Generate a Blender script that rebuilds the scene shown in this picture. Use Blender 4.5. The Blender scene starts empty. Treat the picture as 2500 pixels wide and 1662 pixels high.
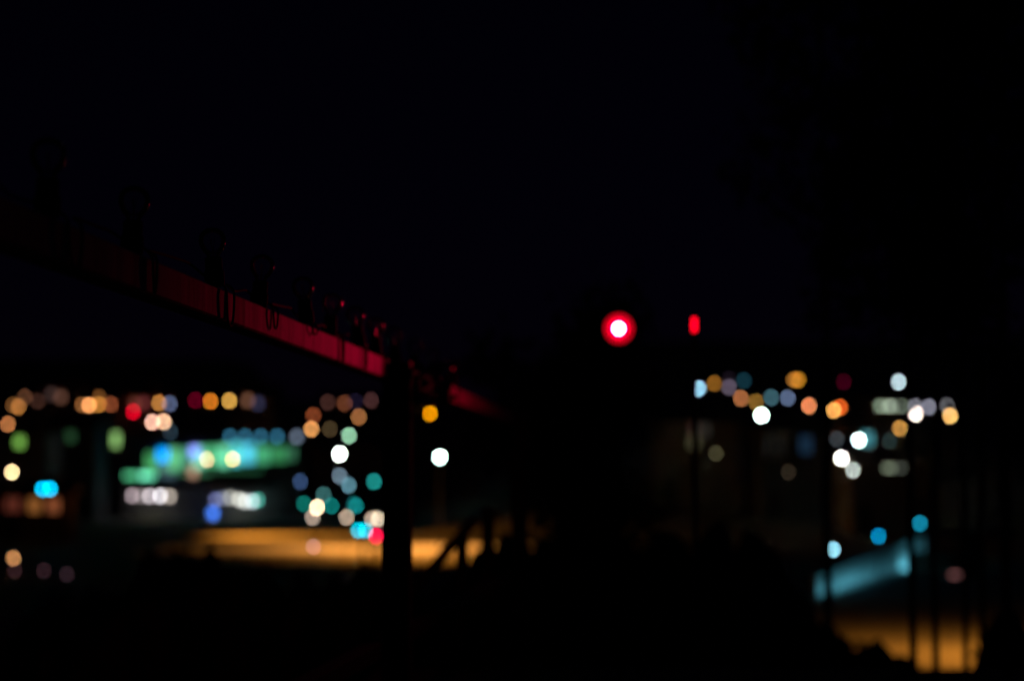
import bpy, math, random
from mathutils import Vector, Matrix, noise
sc = bpy.context.scene
R = math.radians
# ------------------------------------------------------------------ camera
EYE = 4.0                      # seated on a terrace, 4 m above the town's level ground
FPX = 5297.0                   # focal length in pixels of the 2500 px wide photograph (50 mm on APS-C)
TILT = math.atan((1176 - 831) / FPX)
FOCUS = 3.15
cam = bpy.data.cameras.new('camera'); camo = bpy.data.objects.new('camera', cam)
sc.collection.objects.link(camo); sc.camera = camo
camo.location = (0, 0, EYE); camo.rotation_euler = (math.pi / 2 + TILT, 0, 0)
cam.sensor_width = 23.6; cam.lens = 50.0; cam.clip_start = 0.05; cam.clip_end = 4000
cam.dof.use_dof = True; cam.dof.focus_distance = FOCUS
cam.dof.aperture_fstop = 2.0; cam.dof.aperture_blades = 0; cam.dof.aperture_ratio = 1.09
# ------------------------------------------------------------------ night sky and moonlight
w = bpy.data.worlds.new('World'); sc.world = w; w.use_nodes = True
nt = w.node_tree; bg = nt.nodes['Background']
sky = nt.nodes.new('ShaderNodeTexSky'); sky.sky_type = 'NISHITA'; sky.sun_disc = False
sky.sun_elevation = R(30); sky.sun_rotation = R(200); sky.ozone_density = 6.0; sky.dust_density = 0.2
tint = nt.nodes.new('ShaderNodeMix'); tint.data_type = 'RGBA'; tint.blend_type = 'MULTIPLY'
tint.inputs['Factor'].default_value = 1.0
tint.inputs['B'].default_value = (0.62, 0.2, 0.9, 1)
nt.links.new(sky.outputs[0], tint.inputs['A']); nt.links.new(tint.outputs['Result'], bg.inputs['Color'])
bg.inputs['Strength'].default_value = 0.00023
moon = bpy.data.lights.new('moonlight', 'SUN'); moon.energy = 0.002; moon.angle = R(0.5); moon.color = (0.75, 0.82, 1.0)
mo = bpy.data.objects.new('moonlight', moon); sc.collection.objects.link(mo)
mo.rotation_euler = (R(60), 0, R(160))
# ------------------------------------------------------------------ exposure and sampling
sc.view_settings.view_transform = 'Standard'; sc.view_settings.look = 'None'
sc.view_settings.exposure = 0.0; sc.view_settings.gamma = 1.0; sc.view_settings.use_curve_mapping = False
sc.render.engine = 'CYCLES'
cy = sc.cycles
cy.use_adaptive_sampling = False; cy.max_bounces = 5; cy.diffuse_bounces = 2; cy.glossy_bounces = 3
cy.transmission_bounces = 3; cy.transparent_max_bounces = 12
cy.caustics_reflective = False; cy.caustics_refractive = False
cy.sample_clamp_indirect = 1.0; cy.sample_clamp_direct = 0.0
cy.use_denoising = True; cy.denoiser = 'OPENIMAGEDENOISE'

# ================================================================== helpers
C = sc.collection
random.seed(7)
def ray(px, py):
    u = (px - 1250) / FPX; v = (831 - py) / FPX
    ct, st = math.cos(TILT), math.sin(TILT)
    return Vector((u, ct - v * st, v * ct + st))
def at(px, py, D):
    d = ray(px, py); return Vector((0, 0, EYE)) + d * (D / d.y)
def lin(c):
    return tuple(((x / 255) / 12.92 if x / 255 <= .04045 else ((x / 255 + .055) / 1.055) ** 2.4) for x in c)
DISC = (50.0 / 2.0 / 1000) / FOCUS      # angular size of the blur disc at infinity
def sstep(a, b, x):
    t = max(0.0, min(1.0, (x - a) / (b - a))); return t * t * (3 - 2 * t)

class MB:
    def __init__(s): s.v = []; s.f = []
    def add(s, vs, fs):
        o = len(s.v); s.v += [tuple(p) for p in vs]; s.f += [tuple(i + o for i in f) for f in fs]; return s
    def box(s, x0, x1, y0, y1, z0, z1, m=None):
        vs = [Vector(p) for p in ((x0,y0,z0),(x1,y0,z0),(x1,y1,z0),(x0,y1,z0),(x0,y0,z1),(x1,y0,z1),(x1,y1,z1),(x0,y1,z1))]
        if m: vs = [m @ p for p in vs]
        return s.add(vs, [(3,2,1,0),(4,5,6,7),(0,1,5,4),(1,2,6,5),(2,3,7,6),(3,0,4,7)])
    def cbox(s, x0, x1, y0, y1, z0, z1, b, m=None):     # box with chamfered edges along its longest run (y)
        pr = [(x0+b,z0),(x1-b,z0),(x1,z0+b),(x1,z1-b),(x1-b,z1),(x0+b,z1),(x0,z1-b),(x0,z0+b)]
        vs = [Vector((x,y0,z)) for x,z in pr] + [Vector((x,y1,z)) for x,z in pr]
        if m: vs = [m @ p for p in vs]
        return s.add(vs, [tuple(range(7,-1,-1))[::-1], tuple(range(8,16))[::-1]] + [(i,i+8,(i+1)%8+8,(i+1)%8) for i in range(8)])
    def tube(s, pts, rad, n=8, cap=True):
        pts = [Vector(p) for p in pts]
        if not hasattr(rad, '__len__'): rad = [rad] * len(pts)
        vs = []; up = None
        for i, p in enumerate(pts):
            t = (pts[min(i+1,len(pts)-1)] - pts[max(i-1,0)]).normalized()
            if up is None: up = t.orthogonal().normalized()
            up = (up - t * up.dot(t)).normalized(); sd = t.cross(up)
            vs += [p + (up * math.cos(2*math.pi*k/n) + sd * math.sin(2*math.pi*k/n)) * rad[i] for k in range(n)]
        fs = [(i*n+k, i*n+(k+1)%n, (i+1)*n+(k+1)%n, (i+1)*n+k) for i in range(len(pts)-1) for k in range(n)]
        if cap: fs += [tuple(range(n))[::-1], tuple((len(pts)-1)*n+k for k in range(n))]
        return s.add(vs, fs)
    def lathe(s, prof, n=16, m=None):                   # profile of (radius, z) about the z axis
        vs = [Vector((r*math.cos(2*math.pi*k/n), r*math.sin(2*math.pi*k/n), z)) for r, z in prof for k in range(n)]
        if m: vs = [m @ p for p in vs]
        fs = [(i*n+k, i*n+(k+1)%n, (i+1)*n+(k+1)%n, (i+1)*n+k) for i in range(len(prof)-1) for k in range(n)]
        fs += [tuple(range(n))[::-1], tuple((len(prof)-1)*n+k for k in range(n))]
        return s.add(vs, fs)
    def ball(s, c, r, n=16, h=10, sq=(1,1,1)):
        c = Vector(c)
        vs = [c + Vector((math.sin(math.pi*j/h)*math.cos(2*math.pi*k/n)*sq[0], math.sin(math.pi*j/h)*math.sin(2*math.pi*k/n)*sq[1], -math.cos(math.pi*j/h)*sq[2]))*r for j in range(1,h) for k in range(n)]
        a = len(vs); vs += [c + Vector((0,0,-r*sq[2])), c + Vector((0,0,r*sq[2]))]
        fs = [(j*n+k, j*n+(k+1)%n, (j+1)*n+(k+1)%n, (j+1)*n+k) for j in range(h-2) for k in range(n)]
        fs += [(a, (k+1)%n, k) for k in range(n)] + [(a+1, (h-2)*n+k, (h-2)*n+(k+1)%n) for k in range(n)]
        return s.add(vs, fs)
    def mesh(s, name, smooth=False):
        me = bpy.data.meshes.new(name); me.from_pydata(s.v, [], s.f); me.update()
        if smooth:
            for p in me.polygons: p.use_smooth = True
        return me
    def build(s, name, m, parent=None, smooth=False):
        return obj(name, s.mesh(name, smooth), m, parent)
def obj(name, me, m, parent=None, loc=None, scale=None, rz=0.0):
    o = bpy.data.objects.new(name, me); C.objects.link(o)
    if not me.materials: me.materials.append(None)
    o.material_slots[0].link = 'OBJECT'; o.material_slots[0].material = m
    if parent: o.parent = parent
    if loc is not None: o.location = loc
    if scale is not None: o.scale = scale
    if rz: o.rotation_euler.z = rz
    return o
def empty(name, loc, label, cat, group=None, rz=0.0):
    o = bpy.data.objects.new(name, None); C.objects.link(o); o.location = loc; o.rotation_euler.z = rz
    o['label'] = label; o['category'] = cat
    if group: o['group'] = group
    o.empty_display_size = 0.2
    return o
def tag(o, label, cat, group=None):
    o['label'] = label; o['category'] = cat
    if group: o['group'] = group
    return o
# ------------------------------------------------------------------ materials
def mat(name, col, rough=0.7, var=0.25, scale=8.0, metal=0.0, bump=0.0, stretch=None):
    m = bpy.data.materials.new(name); m.use_nodes = True; n = m.node_tree; b = n.nodes['Principled BSDF']
    tc = n.nodes.new('ShaderNodeTexCoord'); mp = n.nodes.new('ShaderNodeMapping')
    if stretch: mp.inputs['Scale'].default_value = stretch
    no = n.nodes.new('ShaderNodeTexNoise'); no.inputs['Scale'].default_value = scale; no.inputs['Detail'].default_value = 5
    n.links.new(tc.outputs['Object'], mp.inputs[0]); n.links.new(mp.outputs[0], no.inputs['Vector'])
    rp = n.nodes.new('ShaderNodeValToRGB'); rp.color_ramp.elements[0].position = .3; rp.color_ramp.elements[1].position = .7
    rp.color_ramp.elements[0].color = tuple(max(0, c*(1-var)) for c in col) + (1,)
    rp.color_ramp.elements[1].color = tuple(min(1, c*(1+var)) for c in col) + (1,)
    n.links.new(no.outputs['Fac'], rp.inputs[0]); n.links.new(rp.outputs[0], b.inputs['Base Color'])
    b.inputs['Roughness'].default_value = rough; b.inputs['Metallic'].default_value = metal
    if bump:
        bp = n.nodes.new('ShaderNodeBump'); bp.inputs['Strength'].default_value = bump; bp.inputs['Distance'].default_value = 0.01
        n.links.new(no.outputs['Fac'], bp.inputs['Height']); n.links.new(bp.outputs[0], b.inputs['Normal'])
    return m
def glow(name, colour, strength, sampled=False):
    m = bpy.data.materials.new(name); m.use_nodes = True; n = m.node_tree; n.nodes.clear()
    e = n.nodes.new('ShaderNodeEmission'); o = n.nodes.new('ShaderNodeOutputMaterial')
    e.inputs['Color'].default_value = tuple(colour) + (1,); e.inputs['Strength'].default_value = strength
    n.links.new(e.outputs[0], o.inputs[0])
    m.cycles.emission_sampling = 'FRONT' if sampled else 'NONE'
    return m
M = {}
M['ground'] = mat('ground', (.085,.08,.07), .9, .3, .15)
M['asphalt'] = mat('asphalt', (.12,.12,.115), .85, .35, .12)
M['rail'] = mat('rail_paint', (.46,.42,.38), .7, .5, 3.2, bump=.5, stretch=(2, 5, .9))
M['rail'].node_tree.nodes['Principled BSDF'].inputs['Specular IOR Level'].default_value = .12
M['post'] = mat('dark_post', (.022,.02,.018), .85, .3, 12, bump=.3)
M['board'] = mat('deck_board', (.16,.11,.07), .75, .35, 7, bump=.4, stretch=(6,1,6))
M['black'] = mat('black_plastic', (.012,.012,.013), .5, .2, 30)
M['black'].node_tree.nodes['Principled BSDF'].inputs['Specular IOR Level'].default_value = .08; M['black'].node_tree.nodes['Principled BSDF'].inputs['Roughness'].default_value = .8
M['steel'] = mat('galvanised', (.16,.165,.17), .5, .2, 20, metal=.6)
M['pole'] = mat('pole_paint', (.07,.075,.08), .5, .2, 10)
M['bark'] = mat('bark', (.045,.036,.028), .9, .4, 18, bump=.6, stretch=(3,3,.6))
M['leaf'] = mat('leaf', (.03,.05,.02), .6, .45, 3)
M['leaf2'] = mat('leaf_dark', (.02,.035,.018), .6, .45, 3)
M['wall'] = mat('plaster', (.2,.19,.17), .9, .2, .8)
M['wall2'] = mat('render_grey', (.07,.075,.078), .9, .2, .8)
M['brick'] = mat('brick_wall', (.24,.13,.09), .9, .3, 2)
M['roof'] = mat('roof_tile', (.10,.055,.04), .85, .3, 2)
M['frame'] = mat('window_frame', (.6,.6,.58), .5, .1, 5)
M['gwall'] = mat('garden_wall', (.45,.45,.43), .85, .3, 1.2, bump=.3)
M['filament'] = mat('filament', (.3,.28,.25), .4, .1, 50, metal=1)
# clear bulb glass: a thin shell that mirrors at its edge and lets everything else through
g = bpy.data.materials.new('clear_glass'); g.use_nodes = True; n = g.node_tree; n.nodes.clear()
gl = n.nodes.new('ShaderNodeBsdfGlossy'); gl.inputs['Roughness'].default_value = .07
tr = n.nodes.new('ShaderNodeBsdfTransparent'); tr.inputs[0].default_value = (.96,.97,.97,1)
fr = n.nodes.new('ShaderNodeFresnel'); fr.inputs[0].default_value = 1.5
mx = n.nodes.new('ShaderNodeMixShader'); o_ = n.nodes.new('ShaderNodeOutputMaterial')
n.links.new(fr.outputs[0], mx.inputs[0]); n.links.new(tr.outputs[0], mx.inputs[1]); n.links.new(gl.outputs[0], mx.inputs[2]); n.links.new(mx.outputs[0], o_.inputs[0])
M['glass'] = g
_gc = {}
def lamp_glow(rgb, boost, D, area):
    """a lamp bright enough that its blur disc, seen from the terrace, reaches rgb"""
    c = lin(rgb); k = boost * (math.pi / 4) * (DISC * (D - FOCUS)) ** 2 / area
    key = (rgb, round(k, 2))
    if key not in _gc: _gc[key] = glow('lamp_glow', tuple(c), k)
    return _gc[key]
def panel_glow(rgb, boost=1.0):
    key = (rgb, boost, 'p')
    if key not in _gc: _gc[key] = glow('lit_glass', lin(rgb), boost)
    return _gc[key]

# ================================================================== terrain
def hgt(x, y):
    if y < 5: near = 2.2
    else: near = 2.2 * (1 - sstep(9, 38, y))
    a = x / max(y, 1.0)
    left = 9 * sstep(240, 300, y) + 26 * sstep(290, 560, y)
    corr = 19 * sstep(415, 560, y) + 14 * sstep(540, 800, y)
    right = 6.5 * sstep(140, 215, y) + 24 * sstep(200, 420, y)
    tl = 1 - sstep(-.125, -.095, a)                 # the left hill stops at the road's valley
    trr = sstep(-.045, .03, a)
    base = left * tl + right * trr + corr * (1 - tl) * (1 - trr)
    return near + base + .12 * noise.noise((x * .03, y * .03, 0)) * sstep(60, 120, y)
ys = [-30, -10, 0, 4, 8] + [8 + 2.5 * i for i in range(1, 18)] + [50 + 6 * i for i in range(1, 46)] + [320 + 12 * i for i in range(1, 30)] + [700, 760, 850, 1000]
xs = [-.9, -.7, -.5, -.4] + [-.32 + .0125 * i for i in range(0, 52)] + [.36, .45, .6, .8]
mb = MB()
vs = []
for y in ys:
    for a in xs:
        x = a * max(y, 40) ; vs.append((x, y, hgt(x, y)))
nx = len(xs)
mb.add(vs, [(j*nx+i, j*nx+i+1, (j+1)*nx+i+1, (j+1)*nx+i) for j in range(len(ys)-1) for i in range(nx-1)])
gr = mb.build('ground', M['ground'], smooth=True); gr['kind'] = 'structure'
def sheet(name, quad_pts, z, m):
    b = MB(); vs = [(x, y, z) for x, y in quad_pts]; b.add(vs, [tuple(range(len(vs)))])
    o = b.build(name, m); o['kind'] = 'structure'; return o
# the car park on the left with the road leaving it, and the street on the right
b = MB()
lot = []
for i in range(13):
    y = 52 + i * 15
    lot.append(((-.155 * y - 1), (.005 * y + 2), y))
vs = []
for x0, x1, y in lot: vs += [(x0 + (x1 - x0) * k / 6, y, hgt(x0 + (x1 - x0) * k / 6, y) + .16) for k in range(7)]
b.add(vs, [(j*7+k, j*7+k+1, (j+1)*7+k+1, (j+1)*7+k) for j in range(12) for k in range(6)])
o = b.build('parking_lot', M['asphalt']); o['kind'] = 'structure'
b = MB(); vs = []
for j in range(24):
    y = 225 + j * 9; vs += [(-.083 * y + (k - 2) * 2.6, y, hgt(-.083 * y + (k - 2) * 2.6, y) + .17) for k in range(5)]
b.add(vs, [(j*5+k, j*5+k+1, (j+1)*5+k+1, (j+1)*5+k) for j in range(23) for k in range(4)])
o = b.build('road', M['asphalt']); o['kind'] = 'structure'
b = MB(); vs = []
for j in range(12):
    y = 42 + j * 5; vs += [((.075 + .085 * k) * y + 1.5, y, hgt((.075 + .085 * k) * y + 1.5, y) + .10) for k in range(4)]
b.add(vs, [(j*4+k, j*4+k+1, (j+1)*4+k+1, (j+1)*4+k) for j in range(11) for k in range(3)])
o = b.build('street', M['asphalt']); o['kind'] = 'structure'

# ================================================================== terrace: deck, railing, string lights, red lamp, glint pole
FLOOR = 3.2
TH = math.atan(.0766)
def rail_x(d): return .0766 * d - .691
deck = empty('terrace_deck', (0, 4, FLOOR - .4), 'dark timber terrace deck under the railing with string lights', 'deck')
bd = MB().cbox(-.068, .068, -5.4, 5.4, -.028, 0, .004).mesh('board')
for i in range(22):
    obj('board', bd, M['board'], deck, (-.62 + i * .142 + .1, 0, .4))
jo = MB().box(-.6, 2.5, -.04, .04, .2, .37).mesh('joist')
for yy in (-5, -2.5, 0, 2.5, 5): obj('joist', jo, M['post'], deck, (0, yy, 0))
leg_m = MB().box(-.06, .06, -.06, .06, -2.2, .2).mesh('leg')
for xx in (-.5, 2.4):
    for yy in (-4.9, 4.9): obj('leg', leg_m, M['post'], deck, (xx, yy, 0))

rl = empty('railing', (rail_x(5.07), 5.07, FLOOR), 'painted terrace railing lit deep red, running from upper left towards the centre', 'railing', rz=-TH)
RT = 1.084; RB = 1.038
MB().cbox(-.02, .02, -4.3, 4.4, RB, RT, .003).build('top_rail', M['rail'], rl)
MB().cbox(-.018, .018, -4.3, 4.4, .40, .44, .003).build('lower_rail', M['post'], rl)
pm = MB().box(-.032, .032, -.032, .032, .001, RT - .004).box(-.04, .04, -.04, .04, .001, .012).mesh('post')
for d in (-3.35, 0, 3.9): obj('post', pm, M['post'], rl, (.036, d, 0))

# string lights lying on the rail, bulbs upright in their sockets
sl = empty('string_lights', (rail_x(5.07), 5.07, FLOOR + RT), 'string of unlit clear globe bulbs standing along the red-lit rail', 'string lights', rz=-TH)
bulb_m = MB().lathe([(.0085,-.026),(.0095,-.020),(.0135,-.0155),(.0175,-.0095),(.0195,-.003),(.02,.002),(.0192,.0075),(.0168,.0125),(.0128,.0163),(.0075,.0188),(.002,.0199),(.0002,.02)], 32).mesh('bulb', True)
sock_m = MB().lathe([(.0135,-.0665),(.0145,-.064),(.0145,-.045),(.0125,-.042),(.0125,-.026),(.0108,-.024)], 20).mesh('lamp_socket', False)
fil_m = MB().tube([(0,0,-.026),(0,0,-.008)], .0012, 6).tube([(-.006,0,.004),(-.003,0,-.008),(0,.002,.003),(.003,0,-.008),(.006,0,.004)], .0005, 5).mesh('filament')
cord_pts = []
bd_list = (1.93, 2.32, 2.70, 3.15, 3.52, 3.90, 4.25, 4.56, 4.87, 5.17, 5.6, 6.0, 6.5)
rnd = random.Random(3)
for i, d in enumerate(bd_list):
    yy = (d - 5.07) / math.cos(TH)
    j = rnd.uniform(-.002, .002)
    j += .013
    bo = obj('bulb', bulb_m, M['glass'], sl, (j, yy, .066), (1,1,1), rnd.uniform(0, 3))
    bo.rotation_euler.x = rnd.uniform(-.14, .14); bo.rotation_euler.y = rnd.uniform(-.1, .1)
    obj('filament', fil_m, M['filament'], bo, (0,0,0))
    so = obj('lamp_socket', sock_m, M['black'], sl, (j, yy, .066)); so.rotation_euler = bo.rotation_euler
    # the cord comes along the rail's top, drops in a loop over the lit face and climbs back to the next socket
    y0 = yy + .012; wd = rnd.uniform(.012, .05); dr = rnd.choice((-.046, -.046, -.042, -.03, -.014)) + rnd.uniform(-.004, .004)
    cord_pts += [(.004, yy, .014), (.014, y0 + .02, .012), (.0245, y0 + .028, .0), (.026, y0 + .03, dr * .5), (.0255, y0 + .034 + wd * .2, dr),
                 (.0255, y0 + .034 + wd * .8, dr), (.026, y0 + .036 + wd, dr * .5), (.0245, y0 + .038 + wd, .002), (.012, y0 + .05 + wd, .012)]
    nxt = (bd_list[i+1] - 5.07) / math.cos(TH) if i + 1 < len(bd_list) else yy + .4
    for q in (.45, .75):
        cord_pts.append((rnd.uniform(-.008, .012), yy + (nxt - yy) * (.3 + .6 * q), .008 + rnd.uniform(0, .014)))
# smooth the cord
sm = []
for i in range(len(cord_pts) - 1):
    p0 = Vector(cord_pts[max(i-1,0)]); p1 = Vector(cord_pts[i]); p2 = Vector(cord_pts[i+1]); p3 = Vector(cord_pts[min(i+2,len(cord_pts)-1)])
    for t in (0, .25, .5, .75):
        sm.append(.5 * ((2*p1) + (p2-p0)*t + (2*p0-5*p1+4*p2-p3)*t*t + (3*p1-p0-3*p2+p3)*t**3))
MB().tube(sm, .0019, 7).build('cord', M['black'], sl, True)

# the red lamp on its stand
def facing(loc, dirv):
    return Matrix.Translation(loc) @ Vector(dirv).to_track_quat('Z', 'Y').to_matrix().to_4x4()
P = at(1511, 802, 6.0)
lamp = empty('red_lamp', (P.x, P.y, FLOOR), 'glowing red round lamp with white-hot centre on a thin stand', 'lamp')
hp = Vector((0, 0, P.z - FLOOR)); a = R(-6)
face = Matrix.Translation(hp) @ Vector((math.sin(a), -math.cos(a), -.06)).to_track_quat('Z', 'Y').to_matrix().to_4x4()
MB().lathe([(.026,-.05),(.042,-.03),(.0455,-.004),(.0455,.0),(.0425,.0)], 28, face).build('housing', M['black'], lamp)
ring2 = MB().lathe([(.0425,.001),(.038,.004),(.028,.0065)], 28, face)
ring2.f = ring2.f[:-2]
ring2.build('lens', glow('red_lens', (1,.0,.018), .55), lamp, True)
ring1 = MB().lathe([(.028,.0065),(.021,.0085),(.0148,.0092)], 28, face); ring1.f = ring1.f[:-2]
ring1.build('inner_lens', glow('red_inner_lens', (1,.0,.03), 1.6), lamp, True)
core = MB().lathe([(.0148,.0092),(.012,.0105),(.006,.0113),(.001,.0115)], 28, face); core.f = core.f[:-2] + core.f[-1:]
core.build('light_source', glow('red_core', (1, .05, .1), 150, True), lamp, True)
MB().lathe([(.014,-.0505),(.010,-.056),(.001,-.058)], 16, face).build('rear_nub', M['black'], lamp)  # added opaque nub behind the housing, a seat for the rear spot
L = bpy.data.lights.new('lamp_light', 'SPOT'); L.energy = 27; L.color = (1, .002, .06); L.spot_size = R(21.5); L.spot_blend = 1.0; L.shadow_soft_size = .013
lo = bpy.data.objects.new('lamp_light', L); C.objects.link(lo); lo.parent = lamp; lo.location = face @ Vector((0, 0, .016))
lo.rotation_euler = Vector((-math.sin(R(22.8)), -math.cos(R(22.8)), -.06)).to_track_quat('-Z', 'Y').to_euler()
MB().tube([hp + Vector((0,.02,-.03)), (0,.02,.02)], .006, 10).lathe([(.09,0),(.09,.012),(.02,.02)], 24).build('stand', M['black'], lamp)

L = bpy.data.lights.new('added_rear_spot', 'SPOT'); L.energy = 10.0; L.color = (1, .002, .05); L.spot_size = R(60); L.spot_blend = 1.0; L.shadow_soft_size = .01  # added red spot behind the lamp, lights the rail beyond the post
lo = bpy.data.objects.new('added_rear_spot', L); C.objects.link(lo); lo.parent = lamp; lo.location = face @ Vector((0, 0, -.072))
lo.rotation_euler = Vector((-math.sin(R(32)), math.cos(R(32)), -.13)).to_track_quat('-Z', 'Y').to_euler()
P = at(1695, 793, 7.2)
l2 = empty('red_glint_pole', (P.x, P.y, FLOOR), 'small upright red lantern on a slim steel pole right of the red lamp', 'glint')
zz = P.z - FLOOR
MB().lathe([(.006,zz-.022),(.0075,zz-.018),(.0075,zz+.018),(.006,zz+.022)], 14).build('lens', glow('glint_red', (1,.0,.012), 3.4), l2)  # glowing tube stands in for the red lamp's reflection in the pole
MB().lathe([(.012,zz+.022),(.011,zz+.028),(.002,zz+.036)], 14).build('cap', M['black'], l2)
MB().lathe([(.011,zz-.03),(.011,zz-.022)], 14).tube([(0,0,.01),(0,0,zz-.03)], .009, 12).lathe([(.06,0),(.06,.01),(.012,.016)], 18).build('pole', M['steel'], l2)

# stair handrail beyond the end of the deck, in front of the car park's light
hr = empty('stair_handrail', at(1127, 1420, 9.4) * 1.0, 'dark sloping stair handrail crossing the orange car park light', 'handrail')
base = hr.location.copy()
def loc_(px, py, D): return at(px, py, D) - base
MB().tube([loc_(1000, 1446, 9.4), loc_(1080, 1356, 9.4), loc_(1160, 1268, 9.4)], .024, 10).build('handrail', M['post'], hr)
for px, py in ((1128, 1300), (1192, 1240)):
    t = loc_(px, py, 9.42); MB().tube([t, (t.x, t.y, hgt(0, 9.4) - base.z)], .028, 8).build('post', M['post'], hr)

# ================================================================== plants near the terrace
def leaves(mb, n, place, size, seed):
    r = random.Random(seed)
    for _ in range(n):
        c, out = place(r); s = size * r.uniform(.6, 1.25)
        d = (Vector((r.gauss(0,1), r.gauss(0,1), r.gauss(0,1))).normalized() + out * .5).normalized()
        u = d.orthogonal().normalized(); v = d.cross(u); th = r.uniform(0, 6.28)
        u, v = u * math.cos(th) + v * math.sin(th), v * math.cos(th) - u * math.sin(th)
        mb.add([c - u*s, c + v*s*.42 + d*s*.08, c + u*s, c - v*s*.42 + d*s*.08, c - d*s*.06], [(0,3,4),(3,2,4),(2,1,4),(1,0,4)])
def core_blob(mb, c, rx, ry, rz, seed, f=.72):
    b = MB().ball((0,0,0), 1, 12, 9)
    vs = []
    for p in b.v:
        p = Vector(p); k = f * (1 + .25 * noise.noise(p * 1.7 + Vector((seed, 0, 0))))
        vs.append(Vector(c) + Vector((p.x*rx, p.y*ry, p.z*rz)) * k)
    mb.add(vs, b.f)
ORD = ['first','second','third','fourth','fifth','sixth','seventh','eighth','ninth','tenth','eleventh','twelfth','thirteenth','fourteenth','fifteenth','sixteenth','seventeenth','eighteenth','nineteenth','twentieth','twenty-first','twenty-second','twenty-third','twenty-fourth','twenty-fifth','twenty-sixth','twenty-seventh','twenty-eighth']
def nth(i, n):
    if i == 0: return 'leftmost'
    if i == n - 1: return 'rightmost'
    return ORD[i] + ' from left'
def shrub(px, py, D, rx, label, seed, grp='shrubs of the hedge below the terrace'):
    top = at(px, py, D); g0 = hgt(top.x, D); h = top.z - g0
    t = empty('shrub', (top.x, D, g0), label, 'shrub', grp)
    mb = MB(); core_blob(mb, (0,0,h*.5), rx*1.12, rx*1.0, h*.56, seed, .86)
    def place(r):
        v = Vector((r.gauss(0,1), r.gauss(0,1), r.gauss(0,1))).normalized(); k = r.uniform(.8, 1.02) * (1 + .1*noise.noise(v*2.3+Vector((seed,1,0))))
        return Vector((v.x*rx*k, v.y*rx*.9*k, h*.5 + v.z*h*.5*k)), v
    leaves(mb, 900, place, .035, seed); mb.build('foliage', M['leaf2'], t)
    st = MB()
    for k in range(3): st.tube([(.05*math.cos(k*2.1), .05*math.sin(k*2.1), 0), (.12*math.cos(k*2.1), .1*math.sin(k*2.1), h*.5)], [.016,.01], 6)
    st.build('stem', M['bark'], t)
prof = [(-120,1470),(120,1462),(270,1435),(370,1345),(440,1322),(505,1338),(575,1362),(650,1380),(735,1393),(815,1400),(890,1380),(985,1420),(1100,1425),(1195,1345),(1262,1295),(1335,1280),(1410,1285),(1510,1280),(1620,1280),(1740,1290),(1850,1300),(1925,1420),(2010,1512),(2110,1562),(2200,1608),(2300,1632),(2385,1625),(2465,1490)]
for i, (px, py) in enumerate(prof):
    shrub(px, py, 14 + .35 * math.sin(i * 1.9), .34 if px < 300 else .19 if px < 950 else .26, 'dark rounded shrub, %s in the hedge along the bottom' % nth(i, len(prof)), 10 + i)

def tree(name, px, D, topz, crown0, rad, label, seed, n=1500, lean=0.0, trunk=.03, leaf=.045, grp=None, cat='tree', matl='leaf', droop=0):
    x = (px - 1250) / FPX * D; g0 = hgt(x, D); r = random.Random(seed)
    t = empty(name, (x, D, g0), label, cat, grp)
    H = topz - g0; c0 = crown0 - g0
    tb = MB(); pts = [(0,0,-.05)] + [(lean*k/6 + r.uniform(-.006,.006), r.uniform(-.006,.006), H*.93*k/6) for k in range(1,7)]
    tb.tube(pts, [trunk*(1.0-.11*k) for k in range(7)], 10)
    tips = []
    for k in range(14):
        z = c0 + (H*.9 - c0) * (k + .5) / 14; a = r.uniform(0, 6.28); L = rad * r.uniform(.5, 1.0) * (1 - .5*abs((z-c0)/(H-c0) - .4))
        s = Vector((lean*z/H, 0, z - .1)); e = s + Vector((math.cos(a)*L, math.sin(a)*L, L*r.uniform(.3,.8)))
        mid = (s + e) / 2 + Vector((0,0,-.04*L)); tb.tube([s, mid, e], [trunk*.35, trunk*.25, trunk*.1], 5); tips += [mid, e, e]
    tb.build('trunk', M['bark'], t)
    mb = MB()
    def place(rr):
        c = rr.choice(tips); v = Vector((rr.gauss(0,1), rr.gauss(0,1), rr.gauss(0,1))); return c + v * rad * .2, v.normalized()
    leaves(mb, n, place, leaf, seed + 1)
    if droop:                                   # small leaves hanging on thin twigs below the crown
        rr = random.Random(seed + 2); tw = MB()
        for _ in range(droop):
            x_ = rr.uniform(-.2, .2); y_ = rr.uniform(-.2, .2); zb = c0 - rr.uniform(.1, .5)
            for k in range(7): leaves(mb, 1, lambda q: (Vector((x_ + q.uniform(-.03,.03), y_, zb + k*.05)), Vector((0,-1,0))), .018, rr.randint(0, 10**6))
    mb.build('crown', M[matl], t)
# slim trees on the right; their stems cut the discs of the far lamps
slim = [(2016, 10.0, 6.9, 4.75, .025), (2222, 9.2, 6.9, 4.72, .021), (2277, 9.9, 6.8, 4.76, .021), (2352, 9.4, 6.8, 4.66, .017), (2390, 10.4, 6.9, 4.6, .02), (2455, 9.0, 6.9, 4.2, .03)]
for i, (px, D, tz, c0, tk) in enumerate(slim):
    tree('slim_tree', px, D, tz, c0, .42, 'dark slender tree stem, %s of the trees at right' % nth(i, len(slim)), 100 + 3*i, 1300, lean=0.0 if i == 0 else .012*(-1)**i, trunk=tk, grp='slender trees at right', droop=7)
tree('broad_tree', 1370, 12.0, 5.1, 3.7, .5, 'dark leafy tree behind the red lamp, blocking the town lights', 77, 4200, trunk=.05, leaf=.05)
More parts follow.
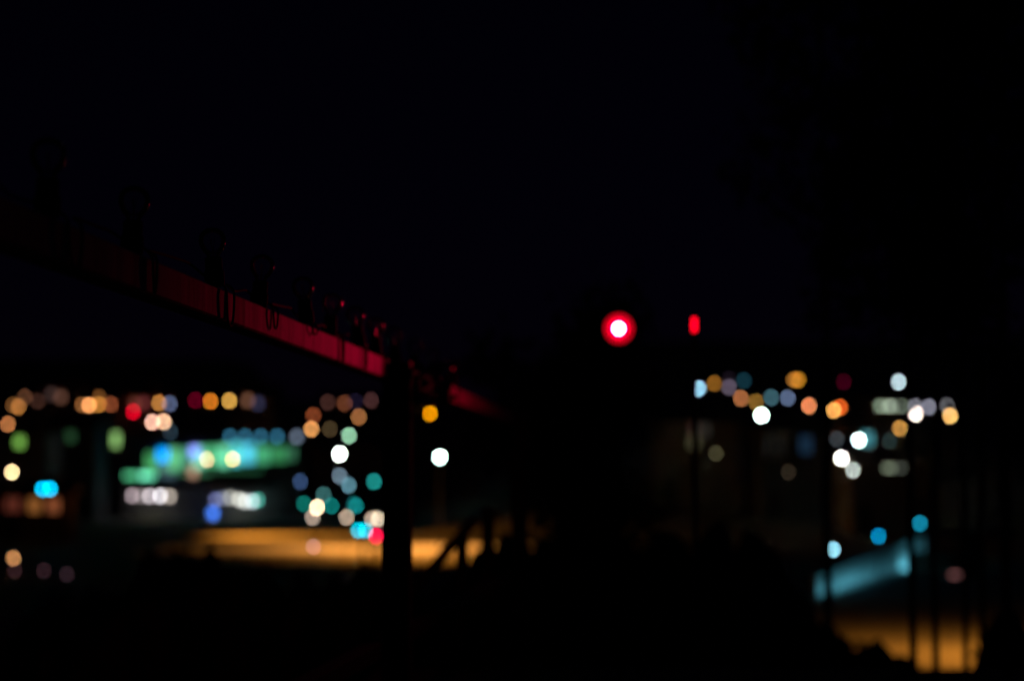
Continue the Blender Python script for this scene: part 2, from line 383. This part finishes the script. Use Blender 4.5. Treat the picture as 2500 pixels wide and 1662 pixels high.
# added vine on the post's head; its leaves darken the rail beyond
v = empty('added_vine', (rail_x(5.2) + .07, 5.18, FLOOR), 'added dark vine clump covering the rail past the post', 'vine')
mb = MB()
def place(r):
    if r.random() < .8: return Vector((r.uniform(-.02,.088), r.uniform(-.05,.06), r.uniform(.985,1.085) )), Vector((0,-1,0))
    return Vector((r.uniform(-.06,-.02), r.uniform(-.06,-.045), r.uniform(.1,1.0))), Vector((0,-1,0))
leaves(mb, 130, place, .017, 5); mb.build('foliage', M['leaf2'], v)
MB().tube([(-.03,-.05,0),(-.035,-.052,.3),(-.05,-.05,.6),(-.03,-.052,.9),(.0,-.03,1.05)], .004, 6).build('stem', M['bark'], v)

# ================================================================== lamps of the town
pole_m = MB().lathe([(.16,0),(.16,.02),(.085,.03),(.075,.25),(.055,1.0)], 12).mesh('pole')
ball_m = MB().ball((0,0,0), .5, 20, 14).mesh('globe', True)
cap_m = MB().lathe([(.30,.36),(.52,.40),(.50,.46),(.18,.60),(.05,.64)], 16).mesh('cap')
base_m = MB().lathe([(.10,-.66),(.18,-.60),(.24,-.46),(.30,-.40),(.26,-.36)], 14).mesh('lamp_base')
arm_m = MB().tube([(0,0,-.05),(0,0,.55),(.25,0,.8),(.9,0,.92),(1.5,0,.95)], [.05,.05,.045,.04,.035], 8).mesh('arm')
head_m = MB().lathe([(.18,.30),(.46,.34),(.62,.44),(.58,.62),(.40,.76),(.1,.82)], 16).mesh('lamp_head')
def colour_word(c):
    r, g_, b_ = c; m = max(c)
    import colorsys
    h, s, v_ = colorsys.rgb_to_hsv(r/255, g_/255, b_/255); h *= 360
    if s < .2: w_ = 'white' if v_ > .6 else 'greyish'
    elif h < 12 or h > 330: w_ = 'red' if s > .8 else 'rosy'
    elif h < 33: w_ = ('peach' if s < .5 else 'orange') if v_ > .45 else 'brown-orange'
    elif h < 55: w_ = 'amber' if s > .5 else 'cream'
    elif h < 150: w_ = 'green'
    elif h < 200: w_ = 'teal'
    else: w_ = 'blue-grey' if s < .5 else 'blue'
    return ('faint ' if v_ < .3 else 'dim ' if v_ < .5 else 'bright ' if v_ > .9 else '') + w_
def street_lamp(px, py, D, rgb, boost, label, grp, f=.2, style='globe', spot=None, name='street_lamp', auto=True, post_min=2.0):
    # walk the sight line until the lamp stands a lamp's height above the ground there
    if auto:
        best = None
        for k in range(0, 60):
            for sgn in (1, -1):
                d = D * (1 + sgn * k * .01); q = at(px, py, d); hh = q.z - hgt(q.x, q.y)
                if 4.2 <= hh <= 9.5: best = d; break
            if best: break
        if best: D = best
    Pp = at(px, py, D); g0 = hgt(Pp.x, Pp.y); dia = max(.09, f * DISC * (D - FOCUS))
    H = Pp.z - g0
    t = empty(name, (Pp.x, Pp.y, g0), label, 'lamp', grp)
    area = math.pi / 4 * dia * dia
    m = lamp_glow(rgb, boost, D, area)
    ps = min(1.0, max(.35, D / 200))
    if style == 'globe':
        obj('pole', pole_m, M['pole'], t, (0,0,0), (ps, ps, H - dia*.62))
        obj('lamp_base', base_m, M['pole'], t, (0,0,H), (dia,)*3)
        obj('globe', ball_m, m, t, (0,0,H), (dia,)*3)
        obj('cap', cap_m, M['pole'], t, (0,0,H), (dia,)*3)
    else:
        sgn = -1 if style == 'armL' else 1
        obj('pole', pole_m, M['pole'], t, (-1.5*sgn,0,0), (ps, ps, H - .6))
        obj('arm', arm_m, M['pole'], t, (-1.5*sgn,0,H - .62 + dia*.4), (sgn,1,1))
        obj('lamp_head', head_m, M['pole'], t, (0,0,H), (dia,dia,dia*.9))
        obj('lens', ball_m, m, t, (0,0,H), (dia,)*3)
    if spot:
        e, col = spot[:2]; cone = spot[2] if len(spot) > 2 else 150
        L = bpy.data.lights.new('lamp_light', 'SPOT'); L.energy = e; L.color = col; L.spot_size = R(cone); L.spot_blend = .9; L.shadow_soft_size = .25
        lo = bpy.data.objects.new('lamp_light', L); C.objects.link(lo); lo.parent = t; lo.location = (0, 0, H - dia*.75)
        if len(spot) > 3: lo.rotation_euler = Vector(spot[3]).to_track_quat('-Z', 'Y').to_euler()
    return t
SOD = (1.0, .34, .035)
def row(items, phrase, grp, **kw):
    items = sorted(items, key=lambda i: i[0])
    for i, it in enumerate(items):
        px, py, D, rgb, bo = it[:5]; ex = dict(kw); ex.update(it[5] if len(it) > 5 else {})
        st = ex.get('style', 'globe')
        street_lamp(px, py, D, rgb, bo, '%s street lamp, %s %s' % (colour_word(rgb), nth(i, len(items)), phrase), grp, **ex)
# the row along the left hillside
row([(32,989,300,(95,60,30),1),(45,993,290,(150,95,45),1),(61,969,310,(78,48,32),1),(92,979,300,(48,28,22),1),
     (201,988,300,(120,75,40),1),(217,989,285,(245,160,95),1),(242,970,320,(90,55,25),1),(241,987,290,(170,108,42),1),(271,987,300,(120,60,35),1),
     (388,983,295,(175,115,55),1),(414,985,300,(75,85,115),1),(514,979,300,(205,115,30),1),(560,978,300,(205,155,70),1)],
    'in the row on the left hillside', 'street lamps on the left hillside')
row([(325,1005,290,(190,0,30),1.05),(477,977,310,(75,0,20),1)], 'of the red lamps on the left hillside', 'red lamps on the left hillside')
row([(19,1035,205,(170,105,60),1,dict(auto=False)),(372,1030,212,(250,190,165),1.05,dict(auto=False)),(400,1029,213,(250,195,155),1.05,dict(auto=False)),(416,1054,265,(30,45,55),1)],
    'below the left hillside row', 'lamps at the foot of the left hill')
# lamps among the shop, the car park and the road behind it
street_lamp(29,1152,130,(255,225,165),1.3,'bright cream lamp at the left edge above the green signals','lamps by the car park')
street_lamp(505,1121,190,(245,180,140),.8,'peach street lamp in front of the green-lit shop, left of two','lamps by the car park',style='arm',auto=False)
street_lamp(568,1120,158,(255,200,100),.9,'amber street lamp in front of the green-lit shop, right of two','lamps by the car park',style='arm',spot=(20000,SOD,120,(.65,-.25,-1)),auto=False)
street_lamp(1050,1009,112,(230,145,2),1.05,'deep amber street lamp just right of the dark railing post','lamps by the car park',style='arm',spot=(8000,SOD,118),auto=False)
street_lamp(975,955,126,(230,145,40),1.0,'added street lamp, unseen behind the dark railing post, lighting the car park','lamps by the car park',spot=(52000,(1.0,.36,.06),122),auto=False)  # added lamp, out of sight behind the post, fills the car park with light
street_lamp(829,1108,190,(235,255,242),3.6,'brilliant white lamp above the teal lamps, left of the post','lamps by the car park',f=.22)
street_lamp(1074,1115,120,(205,255,232),4.4,'brilliant white lamp right of the post below the amber lamp','lamps by the car park',f=.22)
street_lamp(852,1063,230,(145,200,165),1,'pale green lamp above the brilliant white lamp','lamps by the car park')
street_lamp(760,1047,300,(220,150,85),1,'bright orange lamp above the right end of the shop','lamps beyond the road',auto=False)
street_lamp(765,1014,420,(115,55,30),1,'brown-orange lamp touching the orange lamp beyond the shop','lamps beyond the road')
street_lamp(876,1017,430,(150,95,55),1,'orange lamp above and right of the pale green lamp','lamps beyond the road')
street_lamp(805,1047,400,(62,50,32),1,'faint olive lamp between orange and pale green lamps','lamps beyond the road')
row([(733,1175,222,(45,65,100),1),(829,1161,186,(95,115,130),1),(851,1184,184,(85,130,145),1),(913,1175,200,(25,130,125),1),(790,1207,330,(50,95,95),1),
     (742,1229,215,(10,100,90),1),(809,1234,205,(10,108,103),1),(869,1234,180,(10,115,115),1),(862,1228,260,(8,60,62),1)],
    'of the lamps along the far road', 'lamps along the far road', auto=False)
street_lamp(774,1238,140,(255,220,180),1.6,'bright warm white lamp low among the teal road lamps','lamps along the far road',auto=False)
row([(763,1262,120,(168,148,133),1),(846,1262,115,(175,155,135),1),(908,1266,110,(175,155,135),1),(923,1266,118,(205,190,165),1),(765,1334,84,(140,105,112),.75)],
    'of the pale bollard lamps in the car park', 'pale bollard lamps in the car park', auto=False)
row([(33,1362,95,(190,130,80),.9),(36,1392,90,(40,22,25),1),(107,1392,90,(36,20,25),1),(163,1401,88,(34,22,28),1)],
    'of the low lamps at lower left', 'low lamps at lower left', auto=False)
# right hillside
row([(1706,948,205,(150,205,232),1.1),(1744,936,215,(125,80,25),1),(1780,945,215,(85,75,90),1),(1816,929,225,(15,45,55),1),(1809,972,205,(165,100,60),1),(1846,981,205,(125,90,35),1),
     (1883,970,215,(55,90,100),1),(1923,971,215,(85,100,130),1),(1938,927,220,(150,95,38),.9),(1949,927,222,(180,118,30),.75),(2060,932,182,(48,0,16),1,dict(auto=False)),
     (1975,990,182,(225,130,85),1.1,dict(auto=False)),(2036,1001,180,(250,175,90),1,dict(auto=False)),(2052,994,182,(215,90,30),1,dict(auto=False)),(2194,932,180,(190,215,225),1.1,dict(auto=False)),(1545,925,230,(13,14,26),1),(1780,925,240,(20,14,22),.8)],
    'on the right hillside', 'street lamps on the right hillside')
row([(2236,1010,172,(255,230,215),1.6),(2320,1015,172,(250,190,110),1.1),(2234,992,176,(110,110,120),1),(2268,993,176,(120,120,135),1),(2312,990,176,(85,85,90),1)],
    'in the cluster among the slender trees', 'lamps seen among the slender trees', auto=False)
row([(1859,1014,150,(205,255,232),4.4,dict(f=.22)),(2097,1074,160,(210,255,250),3.6,dict(f=.22)),(2054,1118,150,(255,252,240),2.6,dict(f=.22)),(2083,1147,140,(178,188,183),1.05),
     (2197,1045,180,(190,135,65),1),(1748,1106,160,(55,52,35),1),(1925,1152,140,(35,28,20),1),(2043,1071,170,(45,50,55),1),(2172,1076,170,(25,40,40),1)],
    'of the lamps below the right hillside', 'lamps below the right hillside')
# teal lamps standing along the garden wall at lower right
TEAL = (.1, .75, 1.0)
for i, (px, py, D, rgb, bo) in enumerate([(2034,1341,74,(150,220,240),1.1),(2145,1308,85,(0,125,175),1),(2246,1277,98,(15,125,155),1)]):
    street_lamp(px, py, D, rgb, bo, '%s post lamp along the teal-lit wall' % ['pale blue leftmost','blue middle','teal rightmost'][i], 'post lamps along the garden wall', auto=False, f=.24)
# the lamp at the street's edge, off to the right, that lights the street orange
street_lamp(2590, 1085, 50, (255,190,90), 1.0, 'tall street lamp at the right edge lighting the street orange', 'street lamps of the lower street', style='armL', spot=(4600, SOD, 170), auto=False)

# ================================================================== signals
def signal(px_list, py, D, rgb, boost, which, label, grp):
    Pp = at(sum(px_list)/len(px_list), py, D); g0 = hgt(Pp.x, Pp.y); H = Pp.z - g0
    t = empty('traffic_light', (Pp.x, Pp.y, g0), label, 'traffic light', grp)
    r = .5 * .24 * DISC * D
    top = H + r*(2.6 if which == 'green' else 0) * 2 + r*1.6
    MB().tube([(0,.12,0),(0,.12,top)], .06, 10).lathe([(.16,0),(.16,.03),(.07,.05)], 12, Matrix.Translation((0,.12,0))).build('pole', M['pole'], t)
    for px in px_list:
        x = at(px, py, D).x - Pp.x
        zt = H if which == 'red' else H + r*5.2
        MB().box(x-r*1.3, x+r*1.3, .02, .10, zt-r*6.6, zt+r*1.4).build('housing', M['black'], t)
        for k, nm in enumerate(('red_lens','amber_lens','green_lens')):
            z = zt - k*r*2.6
            lit = (which == 'red' and k == 0) or (which == 'green' and k == 2)
            b = MB().lathe([(r,.0),(r*.9,r*.15),(r*.5,r*.3),(r*.05,r*.34)], 18, Matrix.Translation((x,.02,z)) @ Matrix.Rotation(math.pi/2, 4, 'X'))
            b.build(nm, lamp_glow(rgb, boost, D, math.pi*r*r) if lit else M['black'], t)
            MB().tube([(x,.03,z+r*.15),(x,-.10*r*8,z+r*.2)], r*1.12, 14, cap=False).build('visor', M['black'], t) if False else None
signal([103,122],1193,125,(0,185,232),1.05,'green','pair of cyan-green traffic signal lights at far left','traffic lights')
signal([874,892],1294,62,(0,180,205),1.0,'green','pair of cyan-green signal lights left of the dark post','traffic lights')
signal([918],1308,58,(255,0,70),1.15,'red','red signal light against the dark post','traffic lights')

# ================================================================== the green-lit shop
D0 = 232.0; S = D0 / FPX
org = at(520, 1176, D0); g0 = hgt(org.x, D0)
shop = empty('shop_building', (org.x, D0, 0), 'long shop building with green-lit glazed upper storey and lamp rows below', 'shop')
def sx(px): return (px - 520) * S
def sz(py): return at(520, py, D0).z
MB().box(sx(298), sx(724), .4, 14, -.3, sz(1068)).build('wall', M['wall2'], shop)
MB().box(sx(294), sx(728), .1, 14.3, sz(1068), sz(1062)).build('roof', M['roof'], shop)
panes = [(300,338,1153,1168,(70,165,115),1.7),(338,380,1153,1168,(90,190,150),1.9),
         (352,386,1104,1152,(55,130,75),.8),(408,440,1092,1150,(75,150,100),1),(440,466,1092,1142,(70,150,120),.8),(470,500,1089,1142,(95,185,150),1.1),
         (502,530,1088,1138,(70,165,110),.9),(530,560,1086,1140,(95,195,150),1.15),(562,590,1081,1136,(75,185,185),1.15),(590,622,1082,1132,(65,165,185),1.0),(622,660,1086,1132,(50,125,85),1),(660,700,1088,1128,(45,115,70),1),(700,722,1090,1124,(40,85,60),1),
         (386,408,1126,1150,(75,125,110),.9),(388,430,1150,1166,(55,75,85),1),(430,520,1143,1160,(40,90,60),.8),(520,640,1142,1152,(30,75,48),.8)]
for x0, x1, y0, y1, c, bo in panes:
    f = MB(); a, b_, t0, t1 = sx(x0), sx(x1), sz(y1), sz(y0)
    f.box(a, a+.12, .22, .4, t0, t1).box(b_-.12, b_, .22, .4, t0, t1).box(a+.12, b_-.12, .22, .4, t0, t0+.1).box(a+.12, b_-.12, .22, .4, t1-.1, t1)
    fo = f.build('window', M['frame'], shop)
    MB().box(a+.12, b_-.12, .3, .36, t0+.1, t1-.1).build('pane', panel_glow(c, bo*rnd.uniform(1.5, 2.6)), fo)
for x0, x1, y0, y1, c, bo in [(386,408,1096,1124,(0,140,235),3.4),(464,484,1092,1114,(135,145,255),2.6)]:
    MB().box(sx(x0), sx(x1), .0, .15, sz(y1), sz(y0)).build('sign_panel', panel_glow(c, bo), shop)
MB().box(sx(459), sx(479), .12, .19, sz(1162), sz(1140)).build('door_light', panel_glow((190,145,120), 1.6), shop)
rlm = MB().ball((0,0,0), .5, 14, 10).mesh('roof_lamp', True)
for px in (561, 598, 636, 676):
    d_ = .5; obj('roof_lamp', rlm, lamp_glow((32,78,100), 1, D0, math.pi/4*d_*d_), shop, (sx(px), -.2, sz(1066)), (d_,)*3)
d_ = .6; obj('roof_lamp', rlm, lamp_glow((75,85,100), 1, D0, math.pi/4*d_*d_), shop, (sx(724), -.2, sz(1066)), (d_,)*3)
for (xa, xb, lampsl) in ((318, 432, [(329,1209,(135,120,125)),(351,1210,(100,92,92)),(371,1210,(185,175,180)),(397,1210,(205,200,205)),(420,1211,(145,135,125))]),
                         (512, 650, [(531,1219,(75,80,120)),(548,1216,(75,80,95)),(566,1214,(125,125,118)),(587,1218,(160,160,152)),(602,1223,(165,170,165)),(620,1223,(150,165,170)),(633,1220,(55,135,120))])):
    aw = MB().box(sx(xa), sx(xb), -2.2, .4, sz(1198), sz(1194)).build('awning', M['wall'], shop)
    MB().box(sx(xa), sx(xb), -2.28, -2.2, sz(1200), sz(1190)).build('fascia', M['frame'], aw)
    for px, py, c in lampsl:
        d_ = .48; z = sz(py)
        lo = obj('awning_lamp', rlm, lamp_glow(c, 1.0, D0-1.4, math.pi/4*d_*d_), shop, (sx(px), -1.4, z), (d_,)*3)
    L = bpy.data.lights.new('awning_light', 'SPOT'); L.energy = 110; L.color = (1,.9,.5); L.spot_size = R(150); L.spot_blend = .7; L.shadow_soft_size = .8
    lo = bpy.data.objects.new('awning_light', L); C.objects.link(lo); lo.parent = shop; lo.location = (sx((xa+xb)/2), -1.4, sz(1222))
d_ = .55; MB().box(sx(520), sx(534), -2.45, -2.3, sz(1260), sz(1244)).build('sign_panel', panel_glow((60,115,225), 7.0), shop)

# ================================================================== houses with lit windows
win_f = MB().box(-.5,-.44,-.06,.06,-.5,.5).box(.44,.5,-.06,.06,-.5,.5).box(-.44,.44,-.06,.06,-.5,-.44).box(-.44,.44,-.06,.06,.44,.5).box(-.025,.025,-.05,.05,-.44,.44).mesh('window')
pane_m = MB().box(-.44,.44,-.02,.02,-.44,.44).mesh('pane')
door_m = MB().box(-.45,.45,-.05,.05,0,2.05).mesh('door')
def house(D, wins, label, grp, wm='wall', name='house', extra=1.0, pitch=1.6, side=2.6, dp=8):
    """wins: (px, py, width px, height px, rgb, boost); the wall they sit in stands on the ground"""
    cx = sum(w_[0] for w_ in wins) / len(wins); Pc = at(cx, wins[0][1], D); g0 = hgt(Pc.x, D)
    t = empty(name, (Pc.x, D, g0), label, 'house', grp)
    s = D / FPX
    xs_ = [(w_[0]-cx)*s for w_ in wins]; zs_ = [at(w_[0], w_[1], D).z - g0 for w_ in wins]
    hw = max(abs(x) for x in xs_) + side; zt = max(z + max(1.0, w_[3]*s)/2 for z, w_ in zip(zs_, wins)) + extra*.5
    MB().box(-hw, hw, 0, dp, -1, zt).build('wall', M[wm], t)
    rf = MB(); e = .5; rz_ = zt + pitch
    rf.add([(-hw-e,-e,zt-.05),(hw+e,-e,zt-.05),(hw+e,dp+e,zt-.05),(-hw-e,dp+e,zt-.05),(-hw-e,dp/2,rz_),(hw+e,dp/2,rz_)], [(0,1,5,4),(2,3,4,5),(1,2,5),(3,0,4),(0,3,2,1)])
    ro = rf.build('roof', M['roof'], t)
    if pitch > .5: MB().box(hw*.4, hw*.4+.6, dp*.35, dp*.35+.6, zt+pitch*.5, rz_+.5).build('chimney', M['brick'], ro)
    obj('door', door_m, M['post'], t, (-hw+.9, -.02, 0))
    for (px, py, wp, hp_, rgb, bo), x, z in zip(wins, xs_, zs_):
        W, Hh = (wp*s, hp_*s) if 0 < hp_ < 10 else (max(.9, wp*s), max(1.0, hp_*s))
        wo = obj('window', win_f, M['frame'], t, (x, -.04, z), (W, 1, Hh))
        bright = bo * (math.pi/4) * (DISC*(D-FOCUS))**2 / (W*.88*Hh*.88) if wp <= 0 else bo
        obj('pane', pane_m, glow('lit_window', lin(rgb), bright), wo)
HG = 'houses on the left hillside'
house(318, [(126,962,0,0,(45,32,30),1),(149,969,0,0,(70,45,35),1)], 'house with two faint brown windows on the left hillside', HG)
house(306, [(329,985,0,0,(70,32,25),1),(351,984,0,0,(75,30,30),1)], 'house with two rosy windows above the red lamp', HG, 'brick')
house(320, [(605,977,0,0,(85,55,40),1),(630,984,0,0,(35,35,55),1)], 'house with brown and blue-grey windows, rightmost on the left hillside', HG)
house(640, [(800,982,0,0,(55,32,28),1),(841,984,0,0,(90,48,30),1),(868,980,0,0,(18,14,30),1),(906,977,0,0,(60,35,35),1)], 'far house with a row of brownish windows above the road', 'houses beyond the road', 'brick')
house(215, [(48,1079,5,16,(110,165,70),2.2)], 'house with an olive green lit window at the left edge', 'houses behind the signals', extra=.5, pitch=.4)
house(225, [(173,1065,8,16,(38,70,44),1.5)], 'house with a faint green window left of the shop', 'houses behind the signals', 'wall2', extra=1.0)
house(250, [(283,1073,14,36,(140,190,110),1.7)], 'house with a tall bright green lit window beside the shop', 'houses behind the signals', extra=.3, pitch=.4)
house(150, [(32,1232,40,16,(85,38,28),1.4),(85,1233,28,20,(130,80,38),1.4),(131,1233,24,20,(125,68,40),1.4)], 'low building with three dim orange windows under the green signals', 'low buildings', 'brick', name='low_building', extra=.6, pitch=.8, side=.9, dp=3)
house(165, [(1698,1050,22,22,(62,42,38),1.3),(1694,1078,26,22,(70,68,48),1.3),(1718,1050,16,24,(40,38,34),1.3)], 'house with dim olive windows right of the broad tree', 'houses below the right hillside', extra=.3, pitch=.3)
house(160, [(1967,1085,12,44,(14,34,52),1.6),(1893,1085,50,60,(13,13,12),1)], 'house with a tall dark blue lit window', 'houses below the right hillside', 'wall2', extra=.2, pitch=.3, side=1.0)
house(176, [(2117,1071,26,30,(80,160,172),1.3)], 'house with a square teal lit window behind a white lamp', 'houses below the right hillside', extra=.2, pitch=.3)
house(186, [(2150,991,16,8,(150,170,145),6.5),(2173,991,18,8,(165,180,160),6.5),(2197,991,16,8,(155,172,150),6.5)], 'house with a band of pale green lit windows on the right', 'houses below the right hillside', 'wall2', extra=.3, pitch=.3, side=.6)
house(150, [(2170,1142,24,8,(110,120,100),5.0),(2198,1142,18,8,(75,80,72),4.2)], 'house with two pale lit windows low among the slender trees', 'houses below the right hillside', extra=.3, pitch=.3)
house(88, [(2336,1402,38,7,(110,70,70),3.4)], 'small shed with a wide dim pink window at right', 'sheds', 'brick', name='shed', extra=.3, pitch=.2, side=.35)
# low garden wall beneath the teal lamps
wA, wB = Vector((10.5, 75.5, 0)), Vector((20.1, 106.8, 0))
gw = empty('garden_wall', ((wA.x+wB.x)/2, (wA.y+wB.y)/2, 0), 'low rendered garden wall lit teal at lower right', 'wall', rz=math.atan2(wB.y-wA.y, wB.x-wA.x))
Lw = math.hypot(wB.x-wA.x, wB.y-wA.y)
h0, h1 = .72, 1.35
w_ = MB(); w_.add([(-Lw/2,-.12,-.2),(Lw/2,-.12,-.2),(Lw/2,.12,-.2),(-Lw/2,.12,-.2),(-Lw/2,-.12,h0),(Lw/2,-.12,h1),(Lw/2,.12,h1),(-Lw/2,.12,h0)], [(3,2,1,0),(4,5,6,7),(0,1,5,4),(1,2,6,5),(2,3,7,6),(3,0,4,7)])
w_.build('wall', M['gwall'], gw)
sl_ = math.atan2(h1 - h0, Lw)
cp = MB().box(-Lw/2-.05, Lw/2+.05, -.18, .18, .003, .06).build('coping', M['gwall'], gw); cp.location.z = (h0+h1)/2; cp.rotation_euler.y = -sl_
# added area light washes the wall's near face teal; its black bar is added too
ls = MB().box(-Lw/2, Lw/2, -.53, -.50, .05, .09).build('added_light_bar', M['black'], gw)
L = bpy.data.lights.new('added_wall_wash', 'AREA'); L.shape = 'RECTANGLE'; L.size = Lw; L.size_y = .05; L.energy = 180; L.color = (.14, .66, .9)
lo = bpy.data.objects.new('added_wall_wash', L); C.objects.link(lo); lo.parent = gw; lo.location = (0, -.47, .1); lo.rotation_euler = (R(90) + R(24), 0, 0)
